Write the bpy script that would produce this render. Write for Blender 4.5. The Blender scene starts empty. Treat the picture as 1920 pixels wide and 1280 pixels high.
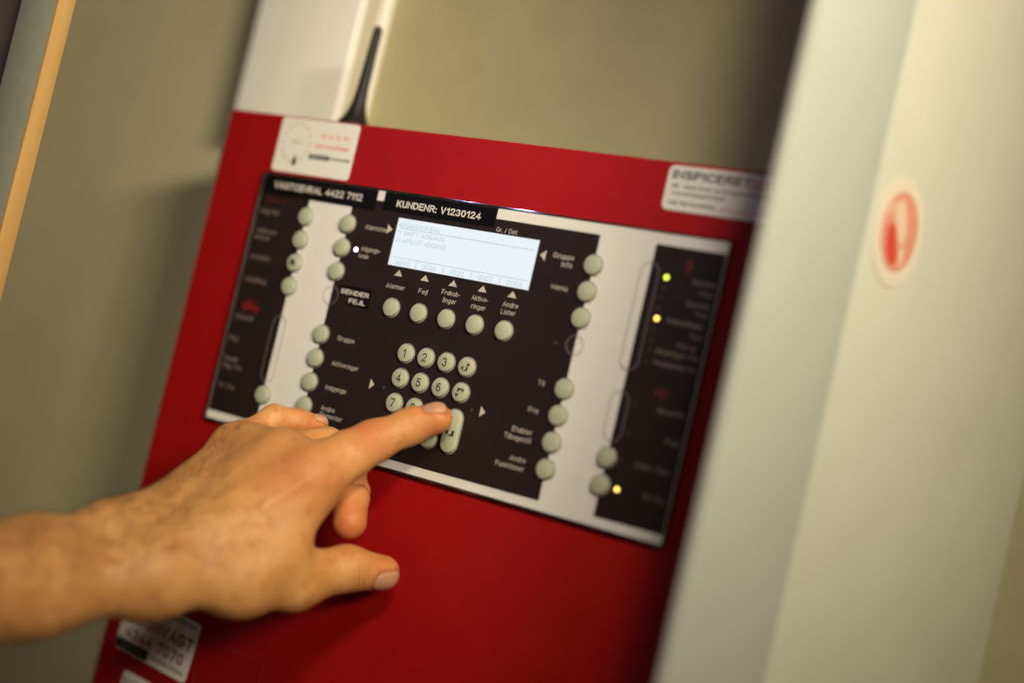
import bpy, bmesh, math, random
import numpy as np
from mathutils import Matrix, Vector

random.seed(7)
rng = np.random.default_rng(11)
scene = bpy.context.scene
COL = scene.collection
MM = 0.001


def P(x, y, z):
    """panel millimetres (x right, y up, z out of the wall) to world metres (X right, Y into the wall, Z up)"""
    return Vector((x * MM, -z * MM, y * MM))


# ------------------------------------------------------------------ camera
cam_d = bpy.data.cameras.new("camera")
cam = bpy.data.objects.new("camera", cam_d)
COL.objects.link(cam)
cr = Vector((0.825875, 0.229855, -0.514875))
cu = Vector((-0.173126, 0.972401, 0.156409))
cb = Vector((0.536617, -0.040035, 0.842876))


def wv(v):
    return Vector((v.x, -v.z, v.y))


mw = Matrix((wv(cr), wv(cu), wv(cb))).transposed().to_4x4()
mw.translation = P(401.559627, -21.212275, 567.507447)
cam.matrix_world = mw
cam_d.lens = 50.0
cam_d.sensor_width = 36.0
cam_d.clip_start = 0.02
cam_d.clip_end = 50.0
cam_d.dof.use_dof = True
cam_d.dof.focus_distance = 0.698
cam_d.dof.aperture_fstop = 1.75
scene.camera = cam

# ------------------------------------------------------------------ world and lamps
world = bpy.data.worlds.new("World")
scene.world = world
world.use_nodes = True
bg = world.node_tree.nodes["Background"]
bg.inputs[0].default_value = (1.0, 0.74, 0.55, 1)
bg.inputs[1].default_value = 0.044


def area(name, loc, target, sx, sy, power, color, spread=180):
    d = bpy.data.lights.new(name, 'AREA')
    d.shape = 'RECTANGLE'
    d.size, d.size_y = sx, sy
    d.energy = power
    d.color = color
    d.spread = math.radians(spread)
    o = bpy.data.objects.new(name, d)
    COL.objects.link(o)
    o.location = P(*loc)
    dirv = P(*target) - P(*loc)
    o.rotation_euler = dirv.to_track_quat('-Z', 'Y').to_euler()
    return o


area("ceiling_lamp", (1050, 1150, 1250), (155, 110, 0), 0.45, 0.25, 0.54, (1.0, 0.88, 0.68), 19)
area("side_lamp", (1340, 560, 890), (-250, 155, 0), 0.5, 0.16, 2.05, (1.0, 0.88, 0.67), 40)
area("spot_lamp", (-1260, 1000, 1500), (-56, 69, 0), 0.011, 0.011, 0.045, (0.50, 0.56, 1.0), 30)
area("spot_lamp", (-910, 1000, 1500), (40, 69, 0), 0.011, 0.011, 0.045, (0.50, 0.56, 1.0), 30)


vs = scene.view_settings
vs.view_transform = 'Standard'
vs.look = 'None'
vs.exposure = 0.0
vs.gamma = 1.0


# ------------------------------------------------------------------ materials
def mat(name, base, rough=0.5, noise=0.0, nscale=200.0, bump=0.0, bscale=800.0, metallic=0.0, spec=0.5,
        coat=0.0, emit=None, estr=0.0, rvar=0.0, stretch=None, c2=None):
    m = bpy.data.materials.new(name)
    m.use_nodes = True
    nt = m.node_tree
    b = nt.nodes["Principled BSDF"]
    b.inputs["Base Color"].default_value = (*base, 1)
    b.inputs["Roughness"].default_value = rough
    b.inputs["Metallic"].default_value = metallic
    b.inputs["Specular IOR Level"].default_value = spec
    b.inputs["Coat Weight"].default_value = coat
    tc = nt.nodes.new("ShaderNodeTexCoord")
    vec = tc.outputs["Object"]
    if stretch:
        mp = nt.nodes.new("ShaderNodeMapping")
        mp.inputs["Scale"].default_value = stretch
        nt.links.new(vec, mp.inputs[0])
        vec = mp.outputs[0]
    if noise or c2:
        n = nt.nodes.new("ShaderNodeTexNoise")
        n.inputs["Scale"].default_value = nscale
        n.inputs["Detail"].default_value = 5
        n.inputs["Roughness"].default_value = 0.6
        nt.links.new(vec, n.inputs["Vector"])
        r = nt.nodes.new("ShaderNodeValToRGB")
        r.color_ramp.elements[0].position = 0.3
        r.color_ramp.elements[1].position = 0.7
        a = tuple(max(0.0, c * (1 - noise)) for c in base)
        d = c2 if c2 else tuple(min(1.0, c * (1 + noise)) for c in base)
        r.color_ramp.elements[0].color = (*(base if c2 else a), 1)
        r.color_ramp.elements[1].color = (*d, 1)
        nt.links.new(n.outputs["Fac"], r.inputs[0])
        nt.links.new(r.outputs[0], b.inputs["Base Color"])
        if rvar:
            mr = nt.nodes.new("ShaderNodeMapRange")
            mr.inputs["To Min"].default_value = rough - rvar
            mr.inputs["To Max"].default_value = rough + rvar
            nt.links.new(n.outputs["Fac"], mr.inputs["Value"])
            nt.links.new(mr.outputs[0], b.inputs["Roughness"])
    if bump:
        n2 = nt.nodes.new("ShaderNodeTexNoise")
        n2.inputs["Scale"].default_value = bscale
        n2.inputs["Detail"].default_value = 3
        nt.links.new(tc.outputs["Object"], n2.inputs["Vector"])
        bp = nt.nodes.new("ShaderNodeBump")
        bp.inputs["Strength"].default_value = bump
        bp.inputs["Distance"].default_value = 0.0004
        nt.links.new(n2.outputs["Fac"], bp.inputs["Height"])
        nt.links.new(bp.outputs[0], b.inputs["Normal"])
    if emit:
        b.inputs["Emission Color"].default_value = (*emit, 1)
        b.inputs["Emission Strength"].default_value = estr
    return m


M = {}
M['red'] = mat("red powder coat", (0.318, 0.0042, 0.0046), 0.48, spec=0.22, noise=0.05, nscale=60, bump=0.12, bscale=1600, rvar=0.04)
M['body'] = mat("beige cabinet paint", (0.42, 0.40, 0.30), 0.5, noise=0.04, bump=0.1)
M['wall'] = mat("olive wall paint", (0.41, 0.36, 0.208), 0.75, noise=0.05, nscale=25, bump=0.35, bscale=700)
M['white'] = mat("white trunking plastic", (0.88, 0.845, 0.78), 0.35, noise=0.02, nscale=30)
M['cream'] = mat("trunking plastic with side shade", (0.46, 0.42, 0.32), 0.45, noise=0.03, nscale=30)  # side of the trunking: its shade is put into the colour
M['partition'] = mat("cream gloss paint", (0.54, 0.535, 0.43), 0.42, noise=0.03, nscale=18, bump=0.15, bscale=250, rvar=0.05)
M['stile'] = mat("greenish white stile", (0.45, 0.47, 0.41), 0.45, noise=0.03, nscale=20, bump=0.15, bscale=250)  # greener tone along the door's free edge
M['pine'] = mat("pine edge strip", (0.46, 0.26, 0.075), 0.55, nscale=14, stretch=(14, 14, 0.5), c2=(0.58, 0.35, 0.12), bump=0.1)
M['laminate'] = mat("grey green laminate", (0.25, 0.255, 0.185), 0.55, noise=0.06, nscale=160)
M['dark_brown'] = mat("dark brown backing", (0.07, 0.050, 0.036), 0.6, noise=0.1, nscale=40)
M['film'] = mat("dark overlay film", (0.017, 0.0105, 0.0095), 0.42, noise=0.10, nscale=45, bump=0.08, bscale=2600, rvar=0.05, spec=0.32)
M['tape'] = mat("black label tape", (0.003, 0.0025, 0.0025), 0.4, spec=0.25)
M['bezel'] = mat("black glossy bezel", (0.010, 0.009, 0.010), 0.09, spec=1.0, coat=1.0)
M['plate'] = mat("off white overlay", (0.74, 0.71, 0.66), 0.42, noise=0.02, nscale=50, bump=0.05, bscale=2500)
M['key'] = mat("pale green key plastic", (0.42, 0.437, 0.308), 0.42, noise=0.04, nscale=160, bump=0.06, bscale=3000)
M['ring'] = mat("grey key surround", (0.32, 0.29, 0.28), 0.35)
M['well'] = mat("black key well", (0.006, 0.005, 0.005), 0.6)
M['emboss_dark'] = mat("embossed line on dark film", (0.085, 0.070, 0.070), 0.4)
M['emboss_light'] = mat("embossed line on white overlay", (0.56, 0.52, 0.49), 0.4)
M['ink'] = mat("black print", (0.012, 0.012, 0.012), 0.5)
M['print'] = mat("cream print", (0.52, 0.46, 0.38), 0.5)
M['print_bold'] = mat("white print", (0.75, 0.71, 0.64), 0.5)
M['print_dim'] = mat("tan print", (0.20, 0.145, 0.125), 0.5)
M['print_grey'] = mat("grey print", (0.165, 0.135, 0.125), 0.5)
M['print_red'] = mat("dark red print", (0.09, 0.009, 0.007), 0.5)
M['print_red2'] = mat("red print", (0.50, 0.020, 0.012), 0.5)
M['print_orange'] = mat("orange red print", (0.80, 0.17, 0.07), 0.5)
M['print_red3'] = mat("deep red print", (0.15, 0.008, 0.006), 0.5)
M['print_deep'] = mat("sticker red", (0.36, 0.010, 0.008), 0.5)
M['print_pink'] = mat("pale red print", (0.72, 0.12, 0.10), 0.5)
M['faded'] = mat("yellowed white sticker", (0.68, 0.61, 0.48), 0.45)
M['print_sign'] = mat("sign red", (0.58, 0.06, 0.03), 0.5)
M['print_pale_red2'] = mat("sun faded red", (0.64, 0.27, 0.18), 0.5)
M['pale_sign'] = mat("pale sign print", (0.70, 0.52, 0.39), 0.5)
M['print_pale_red'] = mat("faded red print", (0.62, 0.33, 0.21), 0.5)
M['print_mid'] = mat("grey print on sticker", (0.22, 0.21, 0.19), 0.5)
M['print_pale'] = mat("pale grey print", (0.60, 0.57, 0.50), 0.5)
M['sticker'] = mat("white sticker", (0.78, 0.75, 0.69), 0.38, noise=0.02, nscale=60)
M['clear'] = mat("clear film edge", (0.30, 0.03, 0.03), 0.25)
M['rubber'] = mat("black antenna rubber", (0.011, 0.008, 0.007), 0.5, spec=0.3)
M['lcd'] = mat("backlit display", (0.04, 0.045, 0.05), 0.25, emit=(0.84, 0.915, 0.965), estr=0.93)
M['led_white'] = mat("white lamp lit", (0.8, 0.8, 0.8), 0.3, emit=(0.80, 0.86, 1.0), estr=3.6)
M['led_green'] = mat("yellow green lamp lit", (0.5, 0.6, 0.1), 0.3, emit=(0.62, 0.90, 0.05), estr=2.2)
M['led_amber'] = mat("amber lamp lit", (0.6, 0.4, 0.1), 0.3, emit=(1.0, 0.62, 0.13), estr=2.8)
M['led_off'] = mat("unlit lamp", (0.065, 0.055, 0.055), 0.25)


def lcd_ink():
    m = bpy.data.materials.new("liquid crystal segment")
    m.use_nodes = True
    nt = m.node_tree
    nt.nodes.remove(nt.nodes["Principled BSDF"])
    t = nt.nodes.new("ShaderNodeBsdfTransparent")
    t.inputs[0].default_value = (0.60, 0.70, 0.70, 1)
    nt.links.new(t.outputs[0], nt.nodes["Material Output"].inputs[0])
    return m


M['lcd_ink'] = lcd_ink()


# ------------------------------------------------------------------ object helpers
def link(name, me, parent=None, kind=None):
    o = bpy.data.objects.new(name, me)
    COL.objects.link(o)
    if parent:
        o.parent = parent
    if kind:
        o['kind'] = kind
    return o


def thing(name, label, cat):
    o = bpy.data.objects.new(name, None)
    COL.objects.link(o)
    o.empty_display_size = 0.02
    o['label'] = label
    o['category'] = cat
    return o


def finish(bm, name, m, parent=None, smooth=False, kind=None):
    me = bpy.data.meshes.new(name)
    bm.normal_update()
    bm.to_mesh(me)
    bm.free()
    me.materials.append(m)
    if smooth:
        for p in me.polygons:
            p.use_smooth = True
        try:
            me.set_sharp_from_angle(angle=math.radians(40))
        except Exception:
            pass
    return link(name, me, parent, kind)


def bm_box(bm, x0, x1, y0, y1, z0, z1, bevel=0.0, seg=2):
    vs_ = [bm.verts.new(P(x, y, z)) for z in (z0, z1) for y in (y0, y1) for x in (x0, x1)]
    fs = [(0, 1, 3, 2), (4, 6, 7, 5), (0, 4, 5, 1), (2, 3, 7, 6), (0, 2, 6, 4), (1, 5, 7, 3)]
    faces = [bm.faces.new([vs_[i] for i in f]) for f in fs]
    bmesh.ops.recalc_face_normals(bm, faces=faces)
    if bevel:
        es = list({e for f in faces for e in f.edges})
        bmesh.ops.bevel(bm, geom=es, offset=bevel * MM, segments=seg, affect='EDGES', profile=0.5)


def box(name, x0, x1, y0, y1, z0, z1, m, parent=None, bevel=0.0, seg=2, kind=None):
    bm = bmesh.new()
    bm_box(bm, x0, x1, y0, y1, z0, z1, bevel, seg)
    return finish(bm, name, m, parent, smooth=bevel > 0, kind=kind)


def rounded(x0, x1, y0, y1, r, n=6):
    pts = []
    for cx, cy, a0 in ((x1 - r, y1 - r, 0), (x0 + r, y1 - r, 90), (x0 + r, y0 + r, 180), (x1 - r, y0 + r, 270)):
        for i in range(n + 1):
            a = math.radians(a0 + 90 * i / n)
            pts.append((cx + r * math.cos(a), cy + r * math.sin(a)))
    return pts


def circle(cx, cy, r, n=40):
    return [(cx + r * math.cos(2 * math.pi * i / n), cy + r * math.sin(2 * math.pi * i / n)) for i in range(n)]


def rot2(pts, cx, cy, deg):
    a = math.radians(deg)
    c, s = math.cos(a), math.sin(a)
    return [(cx + (x - cx) * c - (y - cy) * s, cy + (x - cx) * s + (y - cy) * c) for x, y in pts]


def bm_prism(bm, pts, z0, z1, inset=0.0, cap=P):
    """extrude an outline; with inset the top edge is chamfered"""
    n = len(pts)
    cx = sum(p[0] for p in pts) / n
    cy = sum(p[1] for p in pts) / n
    low = [bm.verts.new(cap(x, y, z0)) for x, y in pts]
    mid = None
    rings = [low]
    if inset:
        rings.append([bm.verts.new(cap(x, y, z1 - inset)) for x, y in pts])
        for k in (0.45, 1.0):
            zz = z1 - inset * (1 - math.sin(k * math.pi / 2))
            q = inset * (1 - math.cos(k * math.pi / 2))
            ring = []
            for x, y in pts:
                d = math.hypot(x - cx, y - cy)
                ring.append(bm.verts.new(cap(x - (x - cx) / d * q, y - (y - cy) / d * q, zz)))
            rings.append(ring)
    else:
        rings.append([bm.verts.new(cap(x, y, z1)) for x, y in pts])
    fs = []
    for a, b in zip(rings, rings[1:]):
        for i in range(n):
            j = (i + 1) % n
            fs.append(bm.faces.new((a[i], a[j], b[j], b[i])))
    fs.append(bm.faces.new(rings[-1]))
    fs.append(bm.faces.new(list(reversed(low))))
    bmesh.ops.recalc_face_normals(bm, faces=fs)


def prism(name, pts, z0, z1, m, parent=None, inset=0.0, cap=P, smooth=False, kind=None):
    bm = bmesh.new()
    bm_prism(bm, pts, z0, z1, inset, cap)
    return finish(bm, name, m, parent, smooth=smooth or inset > 0, kind=kind)


def bm_band(bm, outer, inner, z0, z1, cap=P):
    n = len(outer)
    o0 = [bm.verts.new(cap(x, y, z0)) for x, y in outer]
    o1 = [bm.verts.new(cap(x, y, z1)) for x, y in outer]
    i0 = [bm.verts.new(cap(x, y, z0)) for x, y in inner]
    i1 = [bm.verts.new(cap(x, y, z1)) for x, y in inner]
    fs = []
    for a in range(n):
        b = (a + 1) % n
        for A, B in ((o0, o1), (o1, i1), (i1, i0)):
            fs.append(bm.faces.new((A[a], A[b], B[b], B[a])))
    bmesh.ops.recalc_face_normals(bm, faces=fs)


def band(name, outer, inner, z0, z1, m, parent=None, cap=P):
    bm = bmesh.new()
    bm_band(bm, outer, inner, z0, z1, cap)
    return finish(bm, name, m, parent)


# ---- a plain grotesque drawn as strokes (capital height 1), used for all print
def _arc(cx, cy, rx, ry, a0, a1, n=9):
    return [(cx + rx * math.cos(math.radians(a0 + (a1 - a0) * i / n)), cy + ry * math.sin(math.radians(a0 + (a1 - a0) * i / n))) for i in range(n + 1)]


def _ell(cx, cy, rx, ry, n=16):
    p = _arc(cx, cy, rx, ry, 90, 450, n)
    p[-1] = p[0]
    return p


GLYPHS = {
    ' ': (0.22, []), '.': (0.02, [[(0, 0), (0, 0.02)]]), ',': (0.04, [[(0.04, 0.02), (0, -0.16)]]),
    ':': (0.02, [[(0, 0), (0, 0.02)], [(0, 0.56), (0, 0.58)]]), '-': (0.26, [[(0, 0.36), (0.26, 0.36)]]),
    '/': (0.3, [[(0, 0), (0.3, 1)]]), '(': (0.2, [_arc(0.3, 0.4, 0.3, 0.62, 120, 240)]), ')': (0.2, [_arc(-0.1, 0.4, 0.3, 0.62, 60, -60)]),
    '*': (0.36, [[(0.18, 0.62), (0.18, 1)], [(0, 0.7), (0.36, 0.92)], [(0, 0.92), (0.36, 0.7)]]),
    'A': (0.7, [[(0, 0), (0.35, 1), (0.7, 0)], [(0.13, 0.34), (0.57, 0.34)]]),
    'B': (0.58, [[(0, 0), (0, 1)] + _arc(0.3, 0.765, 0.23, 0.235, 90, -90) + [(0, 0.53)], [(0.3, 0.53)] + _arc(0.32, 0.265, 0.26, 0.265, 90, -90) + [(0, 0)]]),
    'C': (0.66, [_arc(0.36, 0.5, 0.36, 0.5, 42, 318, 14)]),
    'D': (0.62, [[(0, 0), (0, 1), (0.24, 1)] + _arc(0.24, 0.5, 0.38, 0.5, 90, -90, 12) + [(0, 0)]]),
    'E': (0.54, [[(0.54, 1), (0, 1), (0, 0), (0.55, 0)], [(0, 0.53), (0.5, 0.53)]]),
    'F': (0.52, [[(0.52, 1), (0, 1), (0, 0)], [(0, 0.5), (0.45, 0.5)]]),
    'G': (0.7, [_arc(0.36, 0.5, 0.36, 0.5, 42, 325, 14) + [(0.69, 0.45), (0.4, 0.45)]]),
    'H': (0.6, [[(0, 0), (0, 1)], [(0.6, 0), (0.6, 1)], [(0, 0.52), (0.6, 0.52)]]),
    'I': (0.02, [[(0.01, 0), (0.01, 1)]]),
    'J': (0.42, [[(0.42, 1), (0.42, 0.24)] + _arc(0.21, 0.24, 0.21, 0.24, 0, -170)]),
    'K': (0.62, [[(0, 0), (0, 1)], [(0.6, 1), (0, 0.36)], [(0.2, 0.57), (0.63, 0)]]),
    'L': (0.5, [[(0, 1), (0, 0), (0.5, 0)]]),
    'M': (0.74, [[(0, 0), (0, 1), (0.37, 0.06), (0.74, 1), (0.74, 0)]]),
    'N': (0.6, [[(0, 0), (0, 1), (0.6, 0), (0.6, 1)]]),
    'O': (0.74, [_ell(0.37, 0.5, 0.37, 0.5)]),
    u'\u00d8': (0.74, [_ell(0.37, 0.5, 0.37, 0.5), [(0.02, -0.04), (0.72, 1.04)]]),
    'P': (0.56, [[(0, 0), (0, 1)] + _arc(0.3, 0.735, 0.26, 0.265, 90, -90) + [(0, 0.47)]]),
    'R': (0.6, [[(0, 0), (0, 1)] + _arc(0.32, 0.75, 0.25, 0.25, 90, -90) + [(0, 0.5)], [(0.3, 0.5), (0.6, 0)]]),
    'S': (0.58, [_arc(0.29, 0.75, 0.26, 0.25, 25, 262) + _arc(0.29, 0.255, 0.29, 0.255, 82, -158)]),
    'T': (0.6, [[(0, 1), (0.6, 1)], [(0.3, 1), (0.3, 0)]]),
    'U': (0.58, [[(0, 1), (0, 0.3)] + _arc(0.29, 0.3, 0.29, 0.3, 180, 360) + [(0.58, 1)]]),
    'V': (0.64, [[(0, 1), (0.32, 0), (0.64, 1)]]),
    'W': (0.9, [[(0, 1), (0.22, 0), (0.45, 0.95), (0.68, 0), (0.9, 1)]]),
    'Y': (0.62, [[(0, 1), (0.31, 0.45), (0.62, 1)], [(0.31, 0.45), (0.31, 0)]]),
    '0': (0.54, [_ell(0.27, 0.5, 0.27, 0.5)]),
    '1': (0.3, [[(0.0, 0.74), (0.27, 1), (0.27, 0)]]),
    '2': (0.55, [_arc(0.27, 0.73, 0.26, 0.27, 172, -38, 10) + [(0, 0), (0.56, 0)]]),
    '3': (0.55, [_arc(0.26, 0.76, 0.24, 0.24, 165, -80) + _arc(0.26, 0.265, 0.29, 0.265, 80, -165)]),
    '4': (0.58, [[(0.43, 0), (0.43, 1), (0, 0.28), (0.6, 0.28)]]),
    '5': (0.55, [[(0.5, 1), (0.1, 1), (0.03, 0.5)] + _arc(0.27, 0.32, 0.28, 0.32, 128, -160, 11)]),
    '6': (0.55, [_ell(0.28, 0.31, 0.27, 0.31), _arc(0.34, 0.5, 0.33, 0.5, 62, 196)]),
    '7': (0.54, [[(0, 1), (0.54, 1), (0.18, 0)]]),
    '8': (0.55, [_ell(0.27, 0.76, 0.23, 0.24), _ell(0.27, 0.27, 0.27, 0.27)]),
    '9': (0.55, [_ell(0.27, 0.69, 0.27, 0.31), _arc(0.21, 0.5, 0.33, 0.5, 16, -118)]),
    'a': (0.47, [_ell(0.22, 0.34, 0.22, 0.34), [(0.47, 0.7), (0.47, 0)]]),
    'b': (0.48, [[(0, 0), (0, 1)], _ell(0.25, 0.35, 0.23, 0.35)]),
    'c': (0.44, [_arc(0.24, 0.35, 0.24, 0.35, 45, 315)]),
    'd': (0.48, [[(0.48, 0), (0.48, 1)], _ell(0.23, 0.35, 0.23, 0.35)]),
    'e': (0.5, [[(0, 0.37), (0.5, 0.37)] + _arc(0.25, 0.35, 0.25, 0.35, 4, 318, 12)]),
    'f': (0.26, [_arc(0.29, 0.84, 0.17, 0.17, 75, 180) + [(0.12, 0)], [(0, 0.69), (0.28, 0.69)]]),
    'g': (0.48, [_ell(0.23, 0.36, 0.23, 0.34), [(0.47, 0.7), (0.47, -0.06)] + _arc(0.24, -0.06, 0.23, 0.2, 0, -155)]),
    'h': (0.44, [[(0, 0), (0, 1)], [(0, 0.44)] + _arc(0.22, 0.46, 0.22, 0.24, 170, 0) + [(0.44, 0)]]),
    'i': (0.02, [[(0.01, 0), (0.01, 0.7)], [(0.01, 0.95), (0.01, 0.99)]]),
    'j': (0.06, [[(0.06, 0.7), (0.06, -0.12)] + _arc(-0.06, -0.12, 0.12, 0.13, 0, -80), [(0.06, 0.95), (0.06, 0.99)]]),
    'k': (0.44, [[(0, 0), (0, 1)], [(0.42, 0.7), (0, 0.28)], [(0.16, 0.44), (0.45, 0)]]),
    'l': (0.02, [[(0.01, 0), (0.01, 1)]]),
    'm': (0.74, [[(0, 0), (0, 0.7)], [(0, 0.44)] + _arc(0.185, 0.48, 0.185, 0.22, 170, 0) + [(0.37, 0)], [(0.37, 0.44)] + _arc(0.555, 0.48, 0.185, 0.22, 170, 0) + [(0.74, 0)]]),
    'n': (0.44, [[(0, 0), (0, 0.7)], [(0, 0.44)] + _arc(0.22, 0.46, 0.22, 0.24, 170, 0) + [(0.44, 0)]]),
    'o': (0.5, [_ell(0.25, 0.35, 0.25, 0.35)]),
    'p': (0.48, [[(0, -0.26), (0, 0.7)], _ell(0.25, 0.35, 0.23, 0.35)]),
    'r': (0.26, [[(0, 0), (0, 0.7)], [(0, 0.4)] + _arc(0.24, 0.42, 0.24, 0.28, 165, 75)]),
    's': (0.42, [_arc(0.21, 0.525, 0.19, 0.175, 25, 258) + _arc(0.21, 0.18, 0.21, 0.18, 78, -155)]),
    't': (0.25, [[(0.11, 0.94), (0.11, 0.14)] + _arc(0.23, 0.13, 0.12, 0.13, 180, 270), [(0, 0.69), (0.25, 0.69)]]),
    'u': (0.44, [[(0, 0.7), (0, 0.25)] + _arc(0.21, 0.24, 0.21, 0.24, 180, 345) + [(0.44, 0.3)], [(0.44, 0.7), (0.44, 0)]]),
    'v': (0.46, [[(0, 0.7), (0.23, 0), (0.46, 0.7)]]),
    'w': (0.68, [[(0, 0.7), (0.17, 0), (0.34, 0.66), (0.51, 0), (0.68, 0.7)]]),
    'y': (0.46, [[(0, 0.7), (0.24, 0.02)], [(0.46, 0.7), (0.18, -0.2), (0.02, -0.26)]]),
}


def _ribbon(pts, w, V, F, z):
    pts = [p for i, p in enumerate(pts) if i == 0 or math.hypot(p[0] - pts[i - 1][0], p[1] - pts[i - 1][1]) > 1e-4]
    closed = len(pts) > 3 and math.hypot(pts[0][0] - pts[-1][0], pts[0][1] - pts[-1][1]) < 1e-6
    if closed:
        pts = pts[:-1]
    n = len(pts)
    k0 = len(V)
    for i in range(n):
        a = pts[i - 1] if (i or closed) else None
        b = pts[(i + 1) % n] if (i < n - 1 or closed) else None
        x, y = pts[i]

        def nrm(p, q):
            d = math.hypot(q[0] - p[0], q[1] - p[1])
            return (-(q[1] - p[1]) / d, (q[0] - p[0]) / d)
        if a is None:
            nx, ny = nrm(pts[i], b)
            x, y = x - ny * w * 0.5, y + nx * w * 0.5
            s = 1
        elif b is None:
            nx, ny = nrm(a, pts[i])
            x, y = x + ny * w * 0.5, y - nx * w * 0.5
            s = 1
        else:
            n1, n2 = nrm(a, pts[i]), nrm(pts[i], b)
            nx, ny = n1[0] + n2[0], n1[1] + n2[1]
            d = math.hypot(nx, ny) or 1
            nx, ny = nx / d, ny / d
            s = min(2.0, 1 / max(0.3, nx * n1[0] + ny * n1[1]))
        V.append((x + nx * w / 2 * s, y + ny * w / 2 * s, z))
        V.append((x - nx * w / 2 * s, y - ny * w / 2 * s, z))
    for i in range(n if closed else n - 1):
        j = (i + 1) % n
        F.append((k0 + 2 * i, k0 + 2 * i + 1, k0 + 2 * j + 1, k0 + 2 * j))


_text_cache = {}


def text_mesh(s, weight):
    key = (s, weight)
    if key not in _text_cache:
        V, F = [], []
        x = 0.0
        for ch in s:
            w_, strokes = GLYPHS[ch]
            for q, st_ in enumerate(strokes):
                _ribbon([(x + px, py * (1 - weight) + weight / 2) for px, py in st_], weight, V, F, 0.012 * q)
            x += w_ + 0.19 + weight * 0.55
        _text_cache[key] = (V, F)
    return _text_cache[key]


def lettering(s, cx, cy, width, cap_h, z, m, parent, weight=0.14, rot=0.0, name='lettering', cap=P):
    """flat print: cx is the middle, cy the middle of the capitals; width None keeps proportions"""
    V, F = text_mesh(s, weight)
    x0, x1 = min(v[0] for v in V), max(v[0] for v in V)
    sx = width / (x1 - x0) if width else cap_h * 0.9
    a = math.radians(rot)
    ca, sa = math.cos(a), math.sin(a)
    verts = []
    for p in V:
        x = (p[0] - (x0 + x1) / 2) * sx
        y = (p[1] - 0.5) * cap_h
        verts.append(cap(cx + x * ca - y * sa, cy + x * sa + y * ca, z + p[2]))
    me = bpy.data.meshes.new(name)
    me.from_pydata(verts, [], F)
    me.materials.append(m)
    return link(name, me, parent)


# ------------------------------------------------------------------ the setting
WALL_Z = -85.0
bm = bmesh.new()
bm_box(bm, -900, 192, -700, 900, WALL_Z - 400, WALL_Z)
bm_box(bm, 192.5, 1500, -700, 900, WALL_Z - 400, -300)
finish(bm, 'wall', M['wall'], kind='structure')

# ------------------------------------------------------------------ white trunking above the cabinet
tr = thing('cable_trunking', 'white plastic cable trunking running up the wall above the left end of the red cabinet', 'trunking')
bm = bmesh.new()
bm_box(bm, -237, -154.5, 102.5, 620, -66.5, -62, 2.0, 4)
finish(bm, 'duct_cover', M['white'], tr, smooth=True)
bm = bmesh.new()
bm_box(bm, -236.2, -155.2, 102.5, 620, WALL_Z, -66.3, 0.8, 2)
finish(bm, 'duct_trough', M['cream'], tr, smooth=True)  # sides coloured darker than the cover to look shaded
bm = bmesh.new()
bm_box(bm, -237.6, -150.6, 102.5, 620, WALL_Z + 0.1, -80, 0.8, 2)
finish(bm, 'duct_base', M['white'], tr, smooth=True)

# ------------------------------------------------------------------ cupboard edge at the far left
cb_ = thing('cupboard', 'grey laminate cupboard front with a pine edge strip at the far left', 'cupboard')
box('front_board', -212.2, -185.6, -500, 600, 111.5, 121, M['laminate'], cb_, 0.5)
box('edge_strip', -185.5, -183.5, -500, 600, 111.6, 121.1, M['pine'], cb_, 0.35)
box('dark_backing', -330, -213.6, -500, 600, 105.5, 111, M['dark_brown'], cb_, 0.4)  # dark sheet put in behind the front board's left end

# ------------------------------------------------------------------ open door at the right
dr = thing('door', 'cream painted door standing open at the right, blurred in the foreground, with a round red and white sticker', 'door')
DX, DZ = 184.3, 80.0
DE = (0.1308, -0.9914)
DN = (0.9914, 0.1308)


def leaf(a, y, h):
    """door axes: a along the leaf from its free edge, y up, h out of its face"""
    return P(DX + DE[0] * a + DN[0] * h, y, DZ + DE[1] * a + DN[1] * h)


def leaf_box(name, a0, a1, y0, y1, h0, h1, m, bevel, seg=3):
    bm = bmesh.new()
    bm_box(bm, a0, a1, y0, y1, h0, h1, bevel, seg)
    for v in bm.verts:
        x, y, z = v.co.x / MM, v.co.z / MM, -v.co.y / MM
        v.co = leaf(x, y, z)
    bmesh.ops.recalc_face_normals(bm, faces=bm.faces[:])
    return finish(bm, name, m, dr, smooth=True)


leaf_box('door_stile', 9.5, 86.9, -560, 640, -4, 0, M['stile'], 0.3)
leaf_box('door_leaf', 87.0, 329, -560, 640, -4, 0.05, M['partition'], 0.3)
SA, SY = 116.0, 88.5


def side(x, y, z):
    return leaf(SA + x, SY + y, 0.2 + z)


st = prism('round_sticker', circle(0, 0, 24.0, 56), 0.05, 0.25, M['faded'], dr, cap=side)
st['label'] = 'round white sticker with a red sign'
prism('red_disc', circle(0.3, 0.4, 17.6, 48), 0.3, 0.36, M['print_pale_red2'], st, cap=side)
prism('red_mark', [(-11.0, 1.0), (-7.0, 3.0), (-2.8, -1.0), (-0.8, -5.0), (1.8, -8.5), (2.6, -13.0), (-2.0, -15.2), (-7.0, -12.6), (-10.2, -8.0), (-11.6, -3)], 0.4, 0.46, M['print_sign'], st, cap=side)
for pts in ([(-8.0, 11.5), (-2.0, 14.0), (3.0, 9.0), (6.4, 2.0), (6.0, -4.0), (1.6, -4.6), (-3.4, 1.6), (-7.0, 4.4)], [(3.6, -6.0), (7.2, -5.0), (9.0, -11.0), (5.4, -14.2)], [(-14.6, 4.0), (-11.8, 6.0), (-9.4, 10.0), (-12.0, 10.8)]):
    prism('pale_mark', pts, 0.4, 0.47, M['pale_sign'], st, cap=side)

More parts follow.
